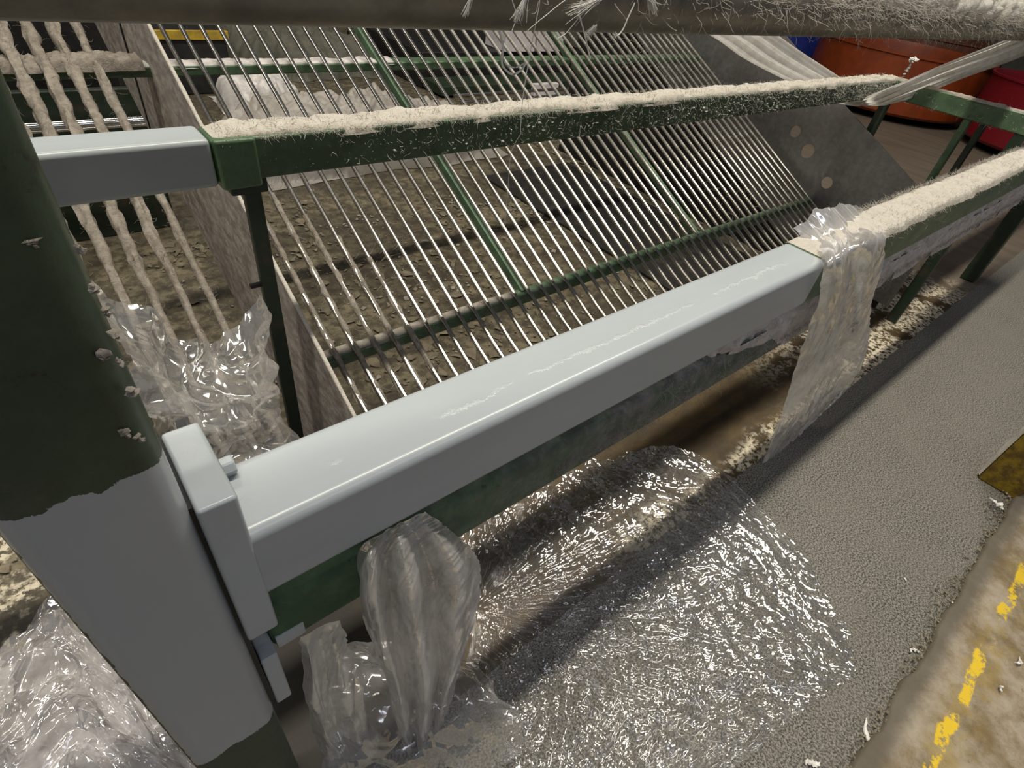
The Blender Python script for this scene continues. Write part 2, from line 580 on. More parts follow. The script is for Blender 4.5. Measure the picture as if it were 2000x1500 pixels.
# cotton web with lengthwise streaks
t = NT('cotton_sliver')
c = t.mix(t.ramp(t.noise(30, 4, .6), .3, .7), (.90, .88, .84), (.74, .70, .64))
d1 = t.n('ShaderNodeBsdfDiffuse')
d2 = t.n('ShaderNodeBsdfTranslucent')
t.l(c, d1.inputs[0])
t.l(c, d2.inputs[0])
mx = t.n('ShaderNodeMixShader')
mx.inputs[0].default_value = .68
t.l(d1.outputs[0], mx.inputs[1])
t.l(d2.outputs[0], mx.inputs[2])
t.l(mx.outputs[0], t.out.inputs[0])
M['sliver'] = t.m

# floor: worn brown screed under the machine, flaked cream edge, grey speckled walkway
t = NT('factory_floor')
X, Y, Z = t.xyz()
yw = t.math('ADD', Y, t.math('MULTIPLY', t.math('SUBTRACT', t.noise(18, 6, .7), .5), .016))
speck = t.mix(t.ramp(t.noise(190, 3, .8), .41, .60), (.028, .026, .022), (.26, .243, .21))
speck = t.mix(t.ramp(t.noise(5, 5, .6), .35, .7, 0, .35), speck, (.17, .155, .13))
brown = t.mix(t.ramp(t.noise(7, 7, .7, t.scaled((.5, 1, 1))), .32, .68), (.032, .020, .008), (.088, .058, .022))
dirt_shade = t.mix(t.ramp(t.noise(16, 7, .75), .40, .62), (.070, .057, .038), (.23, .195, .125))
dirt_shade = t.mix(t.ramp(t.noise(55, 6, .75), .55, .68, 0, .85), dirt_shade, (.055, .045, .036))
dirt_shade = t.mix(t.ramp(t.noise(2.2, 5, .65, t.scaled((.6, 1.4, 1))), .42, .62), t.mix(.62, dirt_shade, (.035, .028, .02)), dirt_shade)  # broad dark bands painted in for the shadows under the machine
brown = t.mix(t.ramp(t.math('ADD', Y, t.math('MULTIPLY', t.noise(5, 4, .6), .4)), 1.0, 1.3), brown, dirt_shade)
brown = t.mix(t.math('MULTIPLY', t.ramp(t.math('ADD', X, t.math('MULTIPLY', t.noise(6, 5, .7), .3)), .62, .35), t.ramp(X, -.14, -.06)), brown, t.mix(t.ramp(Y, .95, 1.15), (.016, .012, .008), brown))   # shade by the post painted into the floor colour
# cream paint flakes
edge_band = t.math('MULTIPLY', t.math('MULTIPLY', t.ramp(X, .80, 1.10), t.ramp(yw, .325, .335)), t.ramp(t.math('ADD', yw, t.math('MULTIPLY', t.noise(3, 3, .6), -.22)), .34, .27))
far_band = t.math('MULTIPLY', t.ramp(X, 1.9, 2.6), t.ramp(yw, .72, .60))
left_zone = t.math('MULTIPLY', t.ramp(X, -.20, -.24), t.ramp(yw, .8, .95))
zone = t.math('MAXIMUM', edge_band, t.math('MAXIMUM', t.math('MULTIPLY', far_band, t.ramp(yw, .325, .335)), left_zone))
holes = t.ramp(t.noise(46, 7, .75), .45, .51)
big = t.ramp(t.noise(5, 5, .7), .44, .52)
flake = t.math('MULTIPLY', zone, t.math('MULTIPLY', holes, big))
under = t.mix(flake, brown, (.60, .53, .40))
# smooth dusty screed far to the right
far = t.mix(t.ramp(t.noise(3, 5, .6, t.scaled((3, .4, 1))), .3, .7), (.10, .078, .058), (.135, .108, .082))
under = t.mix(t.ramp(X, 3.6, 4.3), under, far)
isw = t.math('LESS_THAN', yw, .330)
isw = t.math('MULTIPLY', isw, t.math('GREATER_THAN', yw, -2.0))
col = t.mix(isw, under, speck)
hgt = t.math('ADD', t.math('MULTIPLY', flake, .5), t.math('MULTIPLY', t.noise(120, 4, .7), t.ramp(isw, 0, 1, .5, .06)))
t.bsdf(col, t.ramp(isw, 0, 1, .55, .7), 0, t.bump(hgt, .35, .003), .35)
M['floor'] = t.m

# kerb slab: pale worn concrete with a broken yellow line
t = NT('kerb_concrete')
X, Y, Z = t.xyz()
c = t.mix(t.ramp(t.noise(9, 7, .7), .35, .68), (.38, .325, .25), (.18, .13, .065))
c = t.mix(t.ramp(t.noise(60, 6, .75), .58, .72, 0, .8), c, (.13, .105, .075))
c = t.mix(t.ramp(t.math('ADD', Y, t.math('MULTIPLY', t.noise(20, 6, .75), .05)), -.36, -.315, 0, .85), c, (.12, .105, .085))
yy = t.math('ADD', Y, t.math('MULTIPLY', t.math('SUBTRACT', t.noise(7, 6, .72), .5), .055))
line = t.ramp(t.math('ABSOLUTE', t.math('ADD', yy, .428)), .016, .010)
line = t.math('MULTIPLY', line, t.ramp(t.noise(13, 6, .75), .47, .54))
c = t.mix(line, c, (.72, .49, .035))
halo = t.math('MULTIPLY', t.ramp(t.math('ABSOLUTE', t.math('ADD', yy, .44)), .07, .02, 0, .5), t.ramp(t.noise(10, 5, .7), .45, .62))
c = t.mix(t.math('MULTIPLY', halo, t.math('SUBTRACT', 1.0, line)), c, (.32, .22, .04))
t.bsdf(c, .85, 0, t.bump(t.noise(70, 6, .75), .6, .006), .2)
M['kerb'] = t.m
M['wall'] = simple('grey_wall', (.10, .095, .085), .8, 0, (.07, .065, .06), 2)

# ------------------------------------------------------------------ setting
def struct(name, dims, mat):
    o = box_obj(name, mat, None, dims)
    o['kind'] = 'structure'
    return o
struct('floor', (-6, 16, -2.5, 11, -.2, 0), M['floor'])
struct('wall_back', (-6, 16, 11, 11.2, 0, 7), M['wall'])
struct('wall_right', (16, 16.2, -2.5, 11, 0, 7), M['wall'])

# kerb slab along the walkway: rough front edge as real geometry
nx, ny = 520, 40
xs = np.linspace(-.2, 6.0, nx)
vv = np.linspace(0, 1, ny)
edge_y = -.318 + .016 * fbm(np.stack([xs * 9, xs * 0, xs * 0], -1), 4) - .012 * np.clip(xs - 1.2, 0, 1) * 0
P = np.zeros((ny, nx, 3))
P[:, :, 0] = xs[None]
yy = edge_y[None] - vv[:, None] ** 1.6 * 1.2
P[:, :, 1] = yy
P[:, :, 2] = .020 * np.clip(vv[:, None] * 30, 0, 1) ** .5 + .006 * fbm(np.stack([P[:, :, 0] * 30, P[:, :, 1] * 30, P[:, :, 0] * 0], -1), 4) * np.clip(vv[:, None] * 30, 0, 1) + .001
P[0, :, 2] = -.01
kerb = link('trim_1', grid_mesh('trim_1', P), M['kerb'])
kerb['kind'] = 'structure'

# ------------------------------------------------------------------ painted front frame
BZ0, BZ1 = .775, .887
frame = thing('machine_front_frame', 'green machine frame with freshly painted grey front beam and post', 'machine frame', (0, .39, 0))
M['post'] = mat_paint_job('post_paint', 2, (.495, 1.018, .05), grey=(.40, .42, .44))
M['beam'] = mat_paint_job('beam_paint', 0, (-1, 1.215, .008), ridge=True)
t = NT('dusty_lower_rail')
X = t.xyz()[0]
fx = t.math('MULTIPLY', t.ramp(X, .05, .7), t.ramp(t.noise(16, 6, .72), .25, .62))
t.bsdf(t.mix(fx, green_nodes(t), t.mix(t.ramp(t.noise(22, 5, .7), .35, .7), (.10, .105, .098), (.25, .245, .23))), .75, 0, t.bump(t.noise(80, 6, .75), .5, .004), .3)
M['lower_rail'] = t.m
post = box_obj('post', M['post'], frame, (-.100, .004, .335, .445, 0, 1.95), .020, 6)
beam = box_obj('front_beam', M['beam'], frame, (.012, 4.6, .340, .440, BZ0, BZ1), .014, 6)
beam['label'] = 'square beam, fresh grey paint at the near end and green beyond'
greypaint = NT('fresh_grey_paint')
greypaint.bsdf(greypaint.mix(greypaint.ramp(greypaint.noise(6, 5, .6), .3, .7), GREY, tuple(x * .9 for x in GREY)), .26, 0,
               greypaint.bump(greypaint.noise(60, 4, .6), .12, .003))
M['grey'] = greypaint.m
box_obj('added_gap_filler', M['black'], frame, (.002, .009, .350, .444, .52, .945))  # black filler added to keep the slot between post and plate dark
plate = box_obj('end_plate', M['grey'], frame, (.007, .040, .338, .445, .712, .950), .004, 2)
bm = bmesh.new()
r = bmesh.ops.create_cone(bm, cap_ends=True, segments=6, radius1=.011, radius2=.011, depth=.016)
bmesh.ops.rotate(bm, verts=bm.verts, cent=(0, 0, 0), matrix=Matrix.Rotation(math.pi / 2, 3, 'Y'))
bmesh.ops.translate(bm, verts=bm.verts, vec=(.048, .424, .897))
bmesh.ops.bevel(bm, geom=bm.edges[:], offset=.0015, segments=1, affect='EDGES')
link('bolt', bm_mesh(bm, 'bolt'), M['grey'], plate)
box_obj('lower_rail', M['lower_rail'], frame, (.030, 4.6, .365, .430, .610, .712), .010, 3)
box_obj('lower_flange', M['grey'], frame, (.010, .030, .348, .42, .50, .635), .003, 2)
box_obj('far_post', M['dark_green'], frame, (4.24, 4.34, .36, .44, 0, .78), .008, 2)
# dab of grey paint where the lower rail meets the post
box_obj('paint_dab', M['grey'], frame, (.034, .070, .3635, .37, .612, .640), .001, 1)

g = np.random.default_rng(15)
pp = [(222, 650), (228, 700), (236, 840), (205, 605), (246, 842), (268, 850), (150, 480), (255, 760), (200, 690), (60, 470), (180, 560)]
pos = np.array([at(a + q * 3, b + q * 5, 1, .3345) for a, b in pp for q in range(3)])
crumb_pos = pos
# lint lying on the far part of the beam
def lint_strip(name, x0, x1, y0, y1, z, thk, mat, parent, nx=400, ny=26, over=.012, seed=0, fr=60, ramp_in=.02):
    u = np.linspace(0, 1, nx)
    v = np.linspace(0, 1, ny)
    P = np.zeros((ny, nx, 3))
    P[:, :, 0] = x0 + (x1 - x0) * u[None]
    wv = fbm(np.stack([P[:, :, 0] * 14 + seed, P[:, :, 0] * 0, P[:, :, 0] * 0], -1), 3) * .012
    P[:, :, 1] = y0 - over * .3 + (y1 - y0 + over * .6) * v[:, None] + wv * (np.abs(2 * v - 1) ** 4)[:, None]
    q = np.stack([P[:, :, 0] * fr, P[:, :, 1] * fr, P[:, :, 0] * 0 + seed], -1)
    prof = (1 - np.abs(2 * v[:, None] - 1) ** 5) * np.clip(u[None] * (x1 - x0) / ramp_in, 0, 1)
    hgt = thk * (.65 + .9 * fbm(q * .35, 3) + .35 * fbm(q * 1.6, 3)) * prof
    P[:, :, 2] = z + np.maximum(hgt, -.001) - over * (np.abs(2 * v[:, None] - 1) ** 12)
    return link(name, grid_mesh(name, P), mat, parent, 'stuff')

lint_strip('lint_layer', 1.222, 4.6, .340, .440, BZ1 + .001, .011, M['lint'], frame, 900, 30, .012, 3, 60, .06)

def fuzz(name, n, x0, x1, y0, y1, z, dirs, L, rad, mat, parent, seed, curl=.8, xpow=1.0, seg=4):
    g = np.random.default_rng(seed)
    root = np.stack([x0 + (x1 - x0) * g.random(n) ** xpow, g.uniform(y0, y1, n), np.full(n, z) + g.normal(0, .001, n)], -1)
    d = np.asarray(dirs)[None] + g.normal(size=(n, 3)) * .7
    me = strands(root, d, L * (.35 + g.random(n) ** 2 * 1.3), rad, curl, seg, seed)
    return link(name, me, mat, parent, 'stuff')

fuzz('lint_fuzz', 4200, 1.3, 4.4, .335, .350, BZ1 + .001, (0, -.6, -.25), .014, .00045, M['fluff'], frame, 11, xpow=1.3)
fuzz('lint_fuzz', 3000, 1.3, 4.4, .430, .445, BZ1 + .006, (0, .5, .6), .011, .00045, M['lint'], frame, 12, xpow=1.3)
fuzz('lint_fuzz', 5000, 1.3, 4.4, .34, .44, BZ1 + .006, (.3, 0, .6), .008, .00045, M['lint'], frame, 13, xpow=1.3)
# stray fibres lying on the front faces
def face_fibres(name, n, x0, x1, yplane, z0, z1, L, rad, mat, parent, seed, xpow=1.0, curl=1.3):
    g = np.random.default_rng(seed)
    root = np.stack([x0 + (x1 - x0) * g.random(n) ** xpow, np.full(n, yplane) - g.random(n) * .002, g.uniform(z0, z1, n)], -1)
    d = np.stack([g.normal(size=n), -np.abs(g.normal(size=n)) * .25, g.normal(size=n) - .3], -1)
    me = strands(root, d, L * (.3 + g.random(n) ** 2 * 1.5), rad, curl, 4, seed)
    return link(name, me, mat, parent, 'stuff')
face_fibres('stray_fibres', 700, 1.3, 4.5, .339, BZ0, BZ1, .018, .0004, M['fibre_dark'], frame, 21, 1.2)
# grey fluff hanging under the beam and on the lower rail
def fluff_sheet(name, x0, x1, y, z0, z1, mat, parent, seed, amp=.012, nx=700, ny=30, rag=.02):
    u = np.linspace(x0, x1, nx)
    v = np.linspace(0, 1, ny)
    P = np.zeros((ny, nx, 3))
    P[:, :, 0] = u[None]
    tap = np.clip((u - x0) / .45, .02, 1) ** .7
    low = z0 + rag * fbm(np.stack([u * 9 + seed, u * 0, u * 0], -1), 4)
    low = z1 + (low - z1) * np.minimum(1, tap * (1 + .8 * fbm(np.stack([u * 14, u * 0, u * 0 + seed], -1), 3)))
    P[:, :, 2] = z1 + (low - z1)[None] * v[:, None]
    q = np.stack([P[:, :, 0] * 26, P[:, :, 2] * 26, P[:, :, 0] * 0 + seed], -1)
    P[:, :, 1] = y - amp * (.5 + fbm(q, 4) * 1.4) * np.sin(np.pi * np.clip(v, .02, .98))[:, None] ** .4
    return link(name, grid_mesh(name, P), mat, parent, 'stuff')
fluff_sheet('dust_coat', 1.0, 4.5, .364, .612, .714, M['lint_pale'], frame, 5, .005, rag=.012)
fluff_sheet('hanging_fluff', .80, 4.5, .372, .665, .785, M['lint_pale'], frame, 8, .016)
fuzz('dust_fuzz', 2600, .5, 4.2, .352, .362, .66, (0, -.6, -.5), .018, .0004, M['fibre_dark'], frame, 31, 1.2, 1.3)
g = np.random.default_rng(5)
n = 2200
root = np.stack([.75 + 3.4 * g.random(n) ** 1.3, g.uniform(.35, .37, n), g.uniform(.60, .785, n)], -1)
link('dust_fuzz', strands(root, np.stack([g.normal(size=n), -np.abs(g.normal(size=n)), -np.abs(g.normal(size=n))], -1), .02 * (.3 + g.random(n)), .0004, 1.3, 4, 5), M['lint_pale'], frame, 'stuff')
# ragged crumbs in the gap between beam and lower rail
def crumbs(name, pos, size, mat, parent=None, seed=1, flat=.6, kind='stuff'):
    g = np.random.default_rng(seed)
    n = len(pos)
    ico = bmesh.new()
    bmesh.ops.create_icosphere(ico, subdivisions=1, radius=1)
    bv = np.array([v.co[:] for v in ico.verts])
    bf = np.array([[v.index for v in f.verts] for f in ico.faces])
    ico.free()
    V = bv[None] * (1 + g.normal(0, .35, (n, len(bv), 1)))
    V = V * (np.asarray(size)[:, None, None] * np.stack([g.uniform(.5, 1.6, n), g.uniform(.5, 1.6, n), g.uniform(.3, .9, n) * flat], -1)[:, None, :])
    th = g.uniform(0, 6.28, n)
    c, s = np.cos(th), np.sin(th)
    x = V[:, :, 0] * c[:, None] - V[:, :, 1] * s[:, None]
    y = V[:, :, 0] * s[:, None] + V[:, :, 1] * c[:, None]
    V = np.stack([x, y, V[:, :, 2]], -1) + np.asarray(pos)[:, None, :]
    Fc = (np.arange(n) * len(bv))[:, None, None] + bf[None]
    return link(name, np_mesh(name, V.reshape(-1, 3), Fc.reshape(-1), 3, False), mat, parent, kind)
n = 420
g = np.random.default_rng(9)
pos = np.stack([.06 + 2.2 * g.random(n) ** 1.1, g.uniform(.40, .44, n), .715 + np.abs(g.normal(0, .02, n))], -1)
crumbs('post_flakes', crumb_pos, .0012 + .0022 * g.random(len(crumb_pos)), M['lint_grey'], frame, 16, 1.0)
crumbs('caked_lint', pos, .004 + .012 * g.random(n) ** 2, M['lint_grey'], frame, 9, .8)

# ------------------------------------------------------------------ upper rail with its posts and side member
RZ0, RZ1, RY0, RY1 = .939, 1.0115, 1.004, 1.077
REND = 3.18
railf = thing('upper_rail_frame', 'long green upper rail thick with lint, its near end painted grey', 'rail', (1.5, 1.04, 0))
M['rail'] = mat_paint_job('rail_paint', 0, (-2, .234, .004))
box_obj('rail', M['green_speck'], railf, (.237, REND, RY0, RY1, RZ0, RZ1), .006, 3)['label'] = 'green rail flecked with white fibres'
box_obj('painted_rail_end', M['rail'], railf, (-1.2, .237, RY0 - .003, RY1 + .003, RZ0 - .004, RZ1 + .003), .009, 4)['label'] = 'fresh grey painted end of the rail'
box_obj('corner_block', M['green'], railf, (.239, .307, RY0 - .008, RY1, RZ0 - .010, RZ1 + .001), .006, 3)
box_obj('bracket', M['dark_green'], railf, (.256, .321, RY0 + .012, RY1 - .012, RZ0 - .030, RZ0), .004, 2)
box_obj('hanger_bar', M['dark_green'], railf, (.279, .309, 1.022, 1.040, .05, RZ0), .003, 2)
box_obj('peg', M['black'], railf, (.257, .281, 1.026, 1.036, .713, .722), .002, 2)
box_obj('rail_post', M['dark_green'], railf, (3.148, 3.185, .986, 1.023, 0, RZ0 + .002), .004, 2)
box_obj('side_member', M['green'], railf, (3.185, 3.232, .437, 1.06, .936, 1.0095), .005, 2)
box_obj('cross_member', M['dark_green'], railf, (3.232, 4.3, .437, .493, .936, 1.0095), .005, 2)
box_obj('side_leg', M['green_speck'], railf, (3.19, 3.227, .656, .684, 0, .937), .004, 2)
box_obj('side_leg', M['dark_green'], railf, (3.199, 3.227, .595, .621, 0, .937), .004, 2)
box_obj('side_leg', M['dark_green'], railf, (3.19, 3.236, .442, .488, 0, .937), .004, 2)
lint_strip('lint_layer', .244, REND, RY0 + .004, RY1, RZ1 + .001, .011, M['lint'], railf, 1100, 26, .012, 17, 60, .03)
o = lint_strip('lint_layer', 0, .58, 0, .042, 0, .008, M['lint_grey'], railf, 160, 14, .004, 19, 60, .03)
o.matrix_parent_inverse = Matrix.Identity(4)
o.matrix_local = Matrix.Translation(-railf.location) @ Matrix.Translation((3.229, .446, 1.0105)) @ Matrix.Rotation(math.pi / 2, 4, 'Z')
fuzz('lint_fuzz', 5200, .25, REND - .02, RY0 - .002, RY0 + .010, RZ1 - .001, (0, -.7, -.4), .012, .0005, M['fluff'], railf, 41)
fuzz('lint_fuzz', 3000, .25, REND - .02, RY0 + .01, RY1, RZ1 + .008, (0, .1, .6), .008, .0005, M['lint'], railf, 42)
face_fibres('stray_fibres', 2600, .33, REND - .01, RY0 - .001, RZ0 + .002, RZ1 - .002, .016, .0005, M['fibre'], railf, 43, .6, 1.8)
n = 420
g = np.random.default_rng(4)
pos = np.stack([.45 + 2.7 * g.random(n) ** .7, np.full(n, RY0 - .002), g.uniform(RZ0 + .004, RZ1 - .012, n)], -1)
crumbs('lint_crumbs', pos, .0012 + .0028 * g.random(n) ** 2, M['fibre'], railf, 14, 1.0)
g = np.random.default_rng(44)
n = 420
root = np.stack([g.uniform(3.184, 3.233, n), g.uniform(.446, .98, n), g.uniform(.934, 1.01, n)], -1)
link('stray_fibres', strands(root, np.stack([-np.abs(g.normal(size=n)) * .5, g.normal(size=n), -np.abs(g.normal(size=n))], -1), .03 * (.3 + g.random(n)), .0006, 1.4, 4, 44), M['fibre'], railf, 'stuff')
# upright tuft on the right end of the rail
tp = at(1765, 150, 1, 1.04)
g = np.random.default_rng(3)
pos = np.vstack([np.stack([tp[0] + np.array([-.01, -.004, 0, .004, .004, .002, -.012, .016, .024, -.02, .008])[k] + 0 * g.random(1),
                           np.array([tp[1]]), np.array([tp[2] + [.0, .012, .024, .036, .048, .06, .07, .072, .074, .076, .076][k]])], -1) for k in range(11)])
crumbs('lint_tuft', pos, np.array([.008, .007, .007, .008, .009, .01, .012, .012, .011, .009, .011]), M['fibre'], railf, 33, 1.2)

# ------------------------------------------------------------------ bar grate
def rz(y):
    return .5 * y - .095
grate = thing('bar_grate', 'sloping grate of polished steel bars between two side plates', 'bar grate', (1.7, 1.5, 0))
def rod_path(x, y0=.70, y1=3.0):
    ys = np.array([y0, y0 + .10, y0 + .20, .96, 1.02, 1.2, 2.0, y1])
    zs = np.array([rz(v) for v in ys])
    zs[:4] += np.array([.030, .016, .006, .001])        # ends turn flatter at the foot
    return np.stack([np.zeros_like(ys) + x, ys, zs], -1)
rod_me = bm_mesh(tube_np(rod_path(0.0), .0068, 12), 'rod', True)
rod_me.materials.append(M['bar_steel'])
xs_rod = np.arange(.437, 3.06, .0552)
first = None
for k, x in enumerate(xs_rod):
    if first is None:
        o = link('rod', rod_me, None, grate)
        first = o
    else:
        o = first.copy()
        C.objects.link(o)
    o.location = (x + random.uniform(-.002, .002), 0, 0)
# lint clinging to the lower part of the first bars and among the last ones
g = np.random.default_rng(66)
def rod_lint(name, xlist, y0, y1, n, L, rad, mat, seed, r0=.006):
    g = np.random.default_rng(seed)
    x = g.choice(xlist, n) + g.normal(0, r0 * .6, n)
    y = g.uniform(y0, y1, n)
    root = np.stack([x, y, rz(y) + g.normal(0, r0 * .5, n)], -1)
    d = np.stack([g.normal(size=n) * .6, g.normal(size=n) * .6 - .3, g.normal(size=n) * .5 - .3], -1)
    return link(name, strands(root, d, L * (.3 + g.random(n) * 1.2), rad, 1.2, 4, seed), mat, grate, 'stuff')
rod_lint('clinging_lint', xs_rod[:7], .92, 1.65, 1500, .026, .0006, M['lint_grey'], 67)
rod_lint('clinging_lint', xs_rod[:14], .92, 1.15, 600, .02, .0005, M['lint_grey'], 68)
rod_lint('clinging_lint', xs_rod[-14:], 1.05, 2.2, 900, .03, .0007, M['fibre_dark'], 69)
for k, x in enumerate(xs_rod[:5]):                       # thick lint sleeves on the first few bars
    ys = np.linspace(.90, 1.62 - .08 * k, 60)
    p = np.stack([np.full(60, x), ys, rz(ys)], -1)
    ang = np.linspace(0, 2 * np.pi, 10, endpoint=False)
    rr = .0068 + .006 * np.clip(fbm(np.stack([np.repeat((ys * 30 + k * 7)[:, None], 10, 1), np.repeat(np.cos(ang)[None] * 1.2, 60, 0), np.repeat(np.sin(ang)[None] * 1.2, 60, 0)], -1), 3) + .15, 0, 1)
    link('lint_sleeve', bm_mesh(tube_np(p, rr, 10), 'lint_sleeve', True), M['lint_rod'], grate)

# lint-coated bars left of the dusty side plate
left = thing('lint_coated_bars', 'five bars thickly coated with grey lint, between the post and dusty plate', 'bars', (.1, 1.5, 0))
for k, (x, thick) in enumerate([(.004, .017), (.060, .015), (.116, .0145), (.172, .012), (.228, .009)]):
    ys = np.linspace(.72, 3.0, 150)
    p = np.stack([np.full(150, x), ys, rz(ys)], -1)
    ang = np.linspace(0, 2 * np.pi, 14, endpoint=False)
    nz = fbm(np.stack([np.repeat((ys * 24 + k * 5)[:, None], 14, 1), np.repeat(np.cos(ang)[None] * 1.3, 150, 0) + k * 3, np.repeat(np.sin(ang)[None] * 1.3, 150, 0)], -1), 4)
    fall = np.clip((ys - 1.05) / .6, .35, 1)[:, None]
    rr = .0065 + thick * fall * np.clip(.5 + nz * 1.25, .05, 2)
    rod = link('rod', bm_mesh(tube_np(p, rr, 14), 'rod', True), M['lint_rod'], left)
g = np.random.default_rng(71)
n = 3000
y = g.uniform(.9, 2.5, n)
x = g.choice([.004, .06, .116, .172, .228], n)
root = np.stack([x + g.normal(0, .006, n), y, rz(y) + g.normal(0, .006, n)], -1)
link('clinging_lint', strands(root, g.normal(size=(n, 3)), .02 * (.3 + g.random(n) * 1.2), .0006, 1.2, 4, 72), M['lint_grey'], left, 'stuff')
# web of lint bridging the coated bars over the cross bar
bm = bmesh.new()
lint_strip('lint_web', -.10, .34, 1.985, 2.065, .900, .024, M['lint_rod'], left, 220, 24, .016, 23, 48)
box_obj('edge_strip', simple('dusty_green_strip', (.16, .16, .12), .8, 0, (.10, .10, .075), 20, bstr=.4), left, (-.045, -.015, .75, .76, .25, .26))
bm = bmesh.new()
v = [bm.verts.new(p) for p in [(-.045, .72, rz(.72) - .01), (-.012, .72, rz(.72) - .01), (-.012, 2.9, rz(2.9) - .01), (-.045, 2.9, rz(2.9) - .01)]]
f = bm.faces.new(v)
e = bmesh.ops.extrude_face_region(bm, geom=[f])
bmesh.ops.translate(bm, verts=[x for x in e['geom'] if isinstance(x, bmesh.types.BMVert)], vec=(0, 0, -.02))
es = bpy.data.objects[[c.name for c in left.children if c.name.startswith('edge_strip')][0]]
old = es.data
me = bm_mesh(bm, 'edge_strip')
me.materials.append(old.materials[0])
es.data = me

# cross bars and support slats under the bars
box_obj('cross_bar', M['green_speck'], grate, (.385, 3.09, 1.075, 1.112, rz(1.075) - .046, rz(1.075) - .008), .004, 2)
box_obj('cross_bar', M['green'], grate, (-.12, 3.09, 2.0, 2.075, .862, .889), .004, 2)
box_obj('cross_bar', M['dark_green'], grate, (.385, 3.09, .70, .74, rz(.70) - .03, rz(.70) + .022), .004, 2)
lint_strip('lint_layer', .39, 1.05, 1.078, 1.110, rz(1.075) - .008, .006, M['lint_grey'], grate, 160, 14, .006, 29, 60)
lint_strip('lint_layer', -.10, 1.15, 2.004, 2.072, .889, .008, M['lint_pale'], grate, 200, 14, .006, 31, 60)
for x in (1.092, 2.07):
    bm = bmesh.new()
    pts = [(x - .009, 1.09, rz(1.09) - .010), (x + .009, 1.09, rz(1.09) - .010), (x + .009, 2.6, rz(2.6) - .010), (x - .009, 2.6, rz(2.6) - .010)]
    f = bm.faces.new([bm.verts.new(p) for p in pts])
    e = bmesh.ops.extrude_face_region(bm, geom=[f])
    bmesh.ops.translate(bm, verts=[q for q in e['geom'] if isinstance(q, bmesh.types.BMVert)], vec=(0, 0, -.03))
    link('support_slat', bm_mesh(bm, 'support_slat'), simple('pale_green_paint', (.10, .17, .10), .5, 0, (.06, .10, .06), 20, bstr=.2) if x < 2 else M['green'], grate)

# side plates: sheet outlines with holes, in the plane x = const
def side_plate(name, x, thick, outline, holes, mat, parent):
    cu = bpy.data.curves.new(name, 'CURVE')
    cu.dimensions = '2D'
    cu.fill_mode = 'BOTH'
    cu.extrude = thick / 2
    for pts in [outline] + holes:
        sp = cu.splines.new('POLY')
        sp.points.add(len(pts) - 1)
        for q, p in zip(sp.points, pts):
            q.co = (p[0], p[1], 0, 1)
        sp.use_cyclic_u = True
    tmp = bpy.data.objects.new(name, cu)
    C.objects.link(tmp)
    bpy.context.view_layer.update()
    me = bpy.data.meshes.new_from_object(tmp.evaluated_get(bpy.context.evaluated_depsgraph_get()))
    bpy.data.objects.remove(tmp)
    me.transform(Matrix(((0, 0, 1, x), (1, 0, 0, 0), (0, 1, 0, 0), (0, 0, 0, 1))))
    return link(name, me, mat, parent)
def circ(cy, cz, ry, n=24):
    return [(cy + ry * math.cos(2 * math.pi * k / n), cz + ry * math.sin(2 * math.pi * k / n)) for k in range(n)]
side_plate('side_plate', .360, .006,
           [(.78, rz(.78) + .165), (.78, .03), (1.05, .03), (3.0, rz(3.0) - .45), (3.0, rz(3.0) + .165)], [], M['dusty_sheet'], grate)['label'] = 'near side plate grey with dust'
bm = bmesh.new()                                                    # pale lint line on the plate's top edge
ys = np.linspace(.78, 3.0, 60)
p = np.stack([np.full(60, .360), ys, rz(ys) + .166], -1)
link('edge_lint', bm_mesh(tube_np(p, .0045 + .002 * np.abs(fbm(np.stack([ys * 20, ys * 0, ys * 0], -1), 3)), 8), 'edge_lint', True), M['lint'], grate)
box_obj('seam', M['black'], grate, (.3535, .3565, 2.26, 2.275, .45, 1.18))
h1, h2, h3 = at(1553, 257, 0, 3.1), at(1577, 295, 0, 3.1), at(1614, 357, 0, 3.1)
side_plate('side_plate', 3.105, .006,
           [(.50, .57), (.50, .10), (1.0, .10), (3.0, rz(3.0) - .25), (3.0, rz(3.0) + .38), (1.20, rz(1.20) + .385)],
           [circ(h1[1], h1[2], .027), circ(h2[1], h2[2], .034), circ(h3[1], h3[2], .029)], M['sheet'], grate)['label'] = 'far galvanised side plate with three round holes'

side_plate('added_shade_panel', 3.13, .01, [(.55, .05), (.55, rz(.55) - .02), (3.0, rz(3.0) - .02), (3.0, .05)], [], M['black'], grate)  # black panel added below the bars, the plate's shade put into its colour

# ------------------------------------------------------------------ lint-covered pipe across the top
pipe = thing('overhead_pipe', 'dusty round pipe across the top, white lint heaped on its right', 'pipe', (1.5, .65, 1.28))
PY, PZ, PR = .650, 1.2842, .0488
tube_obj('pipe_tube', [(-.5, PY, PZ), (1.0, PY, PZ), (3.0, PY, PZ), (7.5, PY, PZ)], PR, simple('dust_dulled_pipe', (.23, .205, .165), .42, .35, (.14, .125, .10), 14, .35, .7, 90, .25, .003), pipe, 40)
n = 620
ang = np.linspace(-2.2, 2.2, 34)
xs = np.linspace(-.4, 7.2, n)
A, Xg = np.meshgrid(ang, xs, indexing='ij')
cover = np.clip((Xg - .85) / 1.4, .22, 1)
lim = .75 + .85 * cover + .45 * fbm(np.stack([Xg * 11, A * 2, A * 0], -1), 3)
thk = (.005 + .017 * cover) * np.clip((lim - np.abs(A)) * 2.2, -.4, 1) * (1 + 1.5 * fbm(np.stack([Xg * 46, A * 4.2, A * 0 + 5], -1), 4))
rr = PR + thk
P = np.stack([Xg, PY + rr * np.sin(A), PZ + rr * np.cos(A)], -1)
link('lint_crust', grid_mesh('lint_crust', P), M['fluff'], pipe, 'stuff')
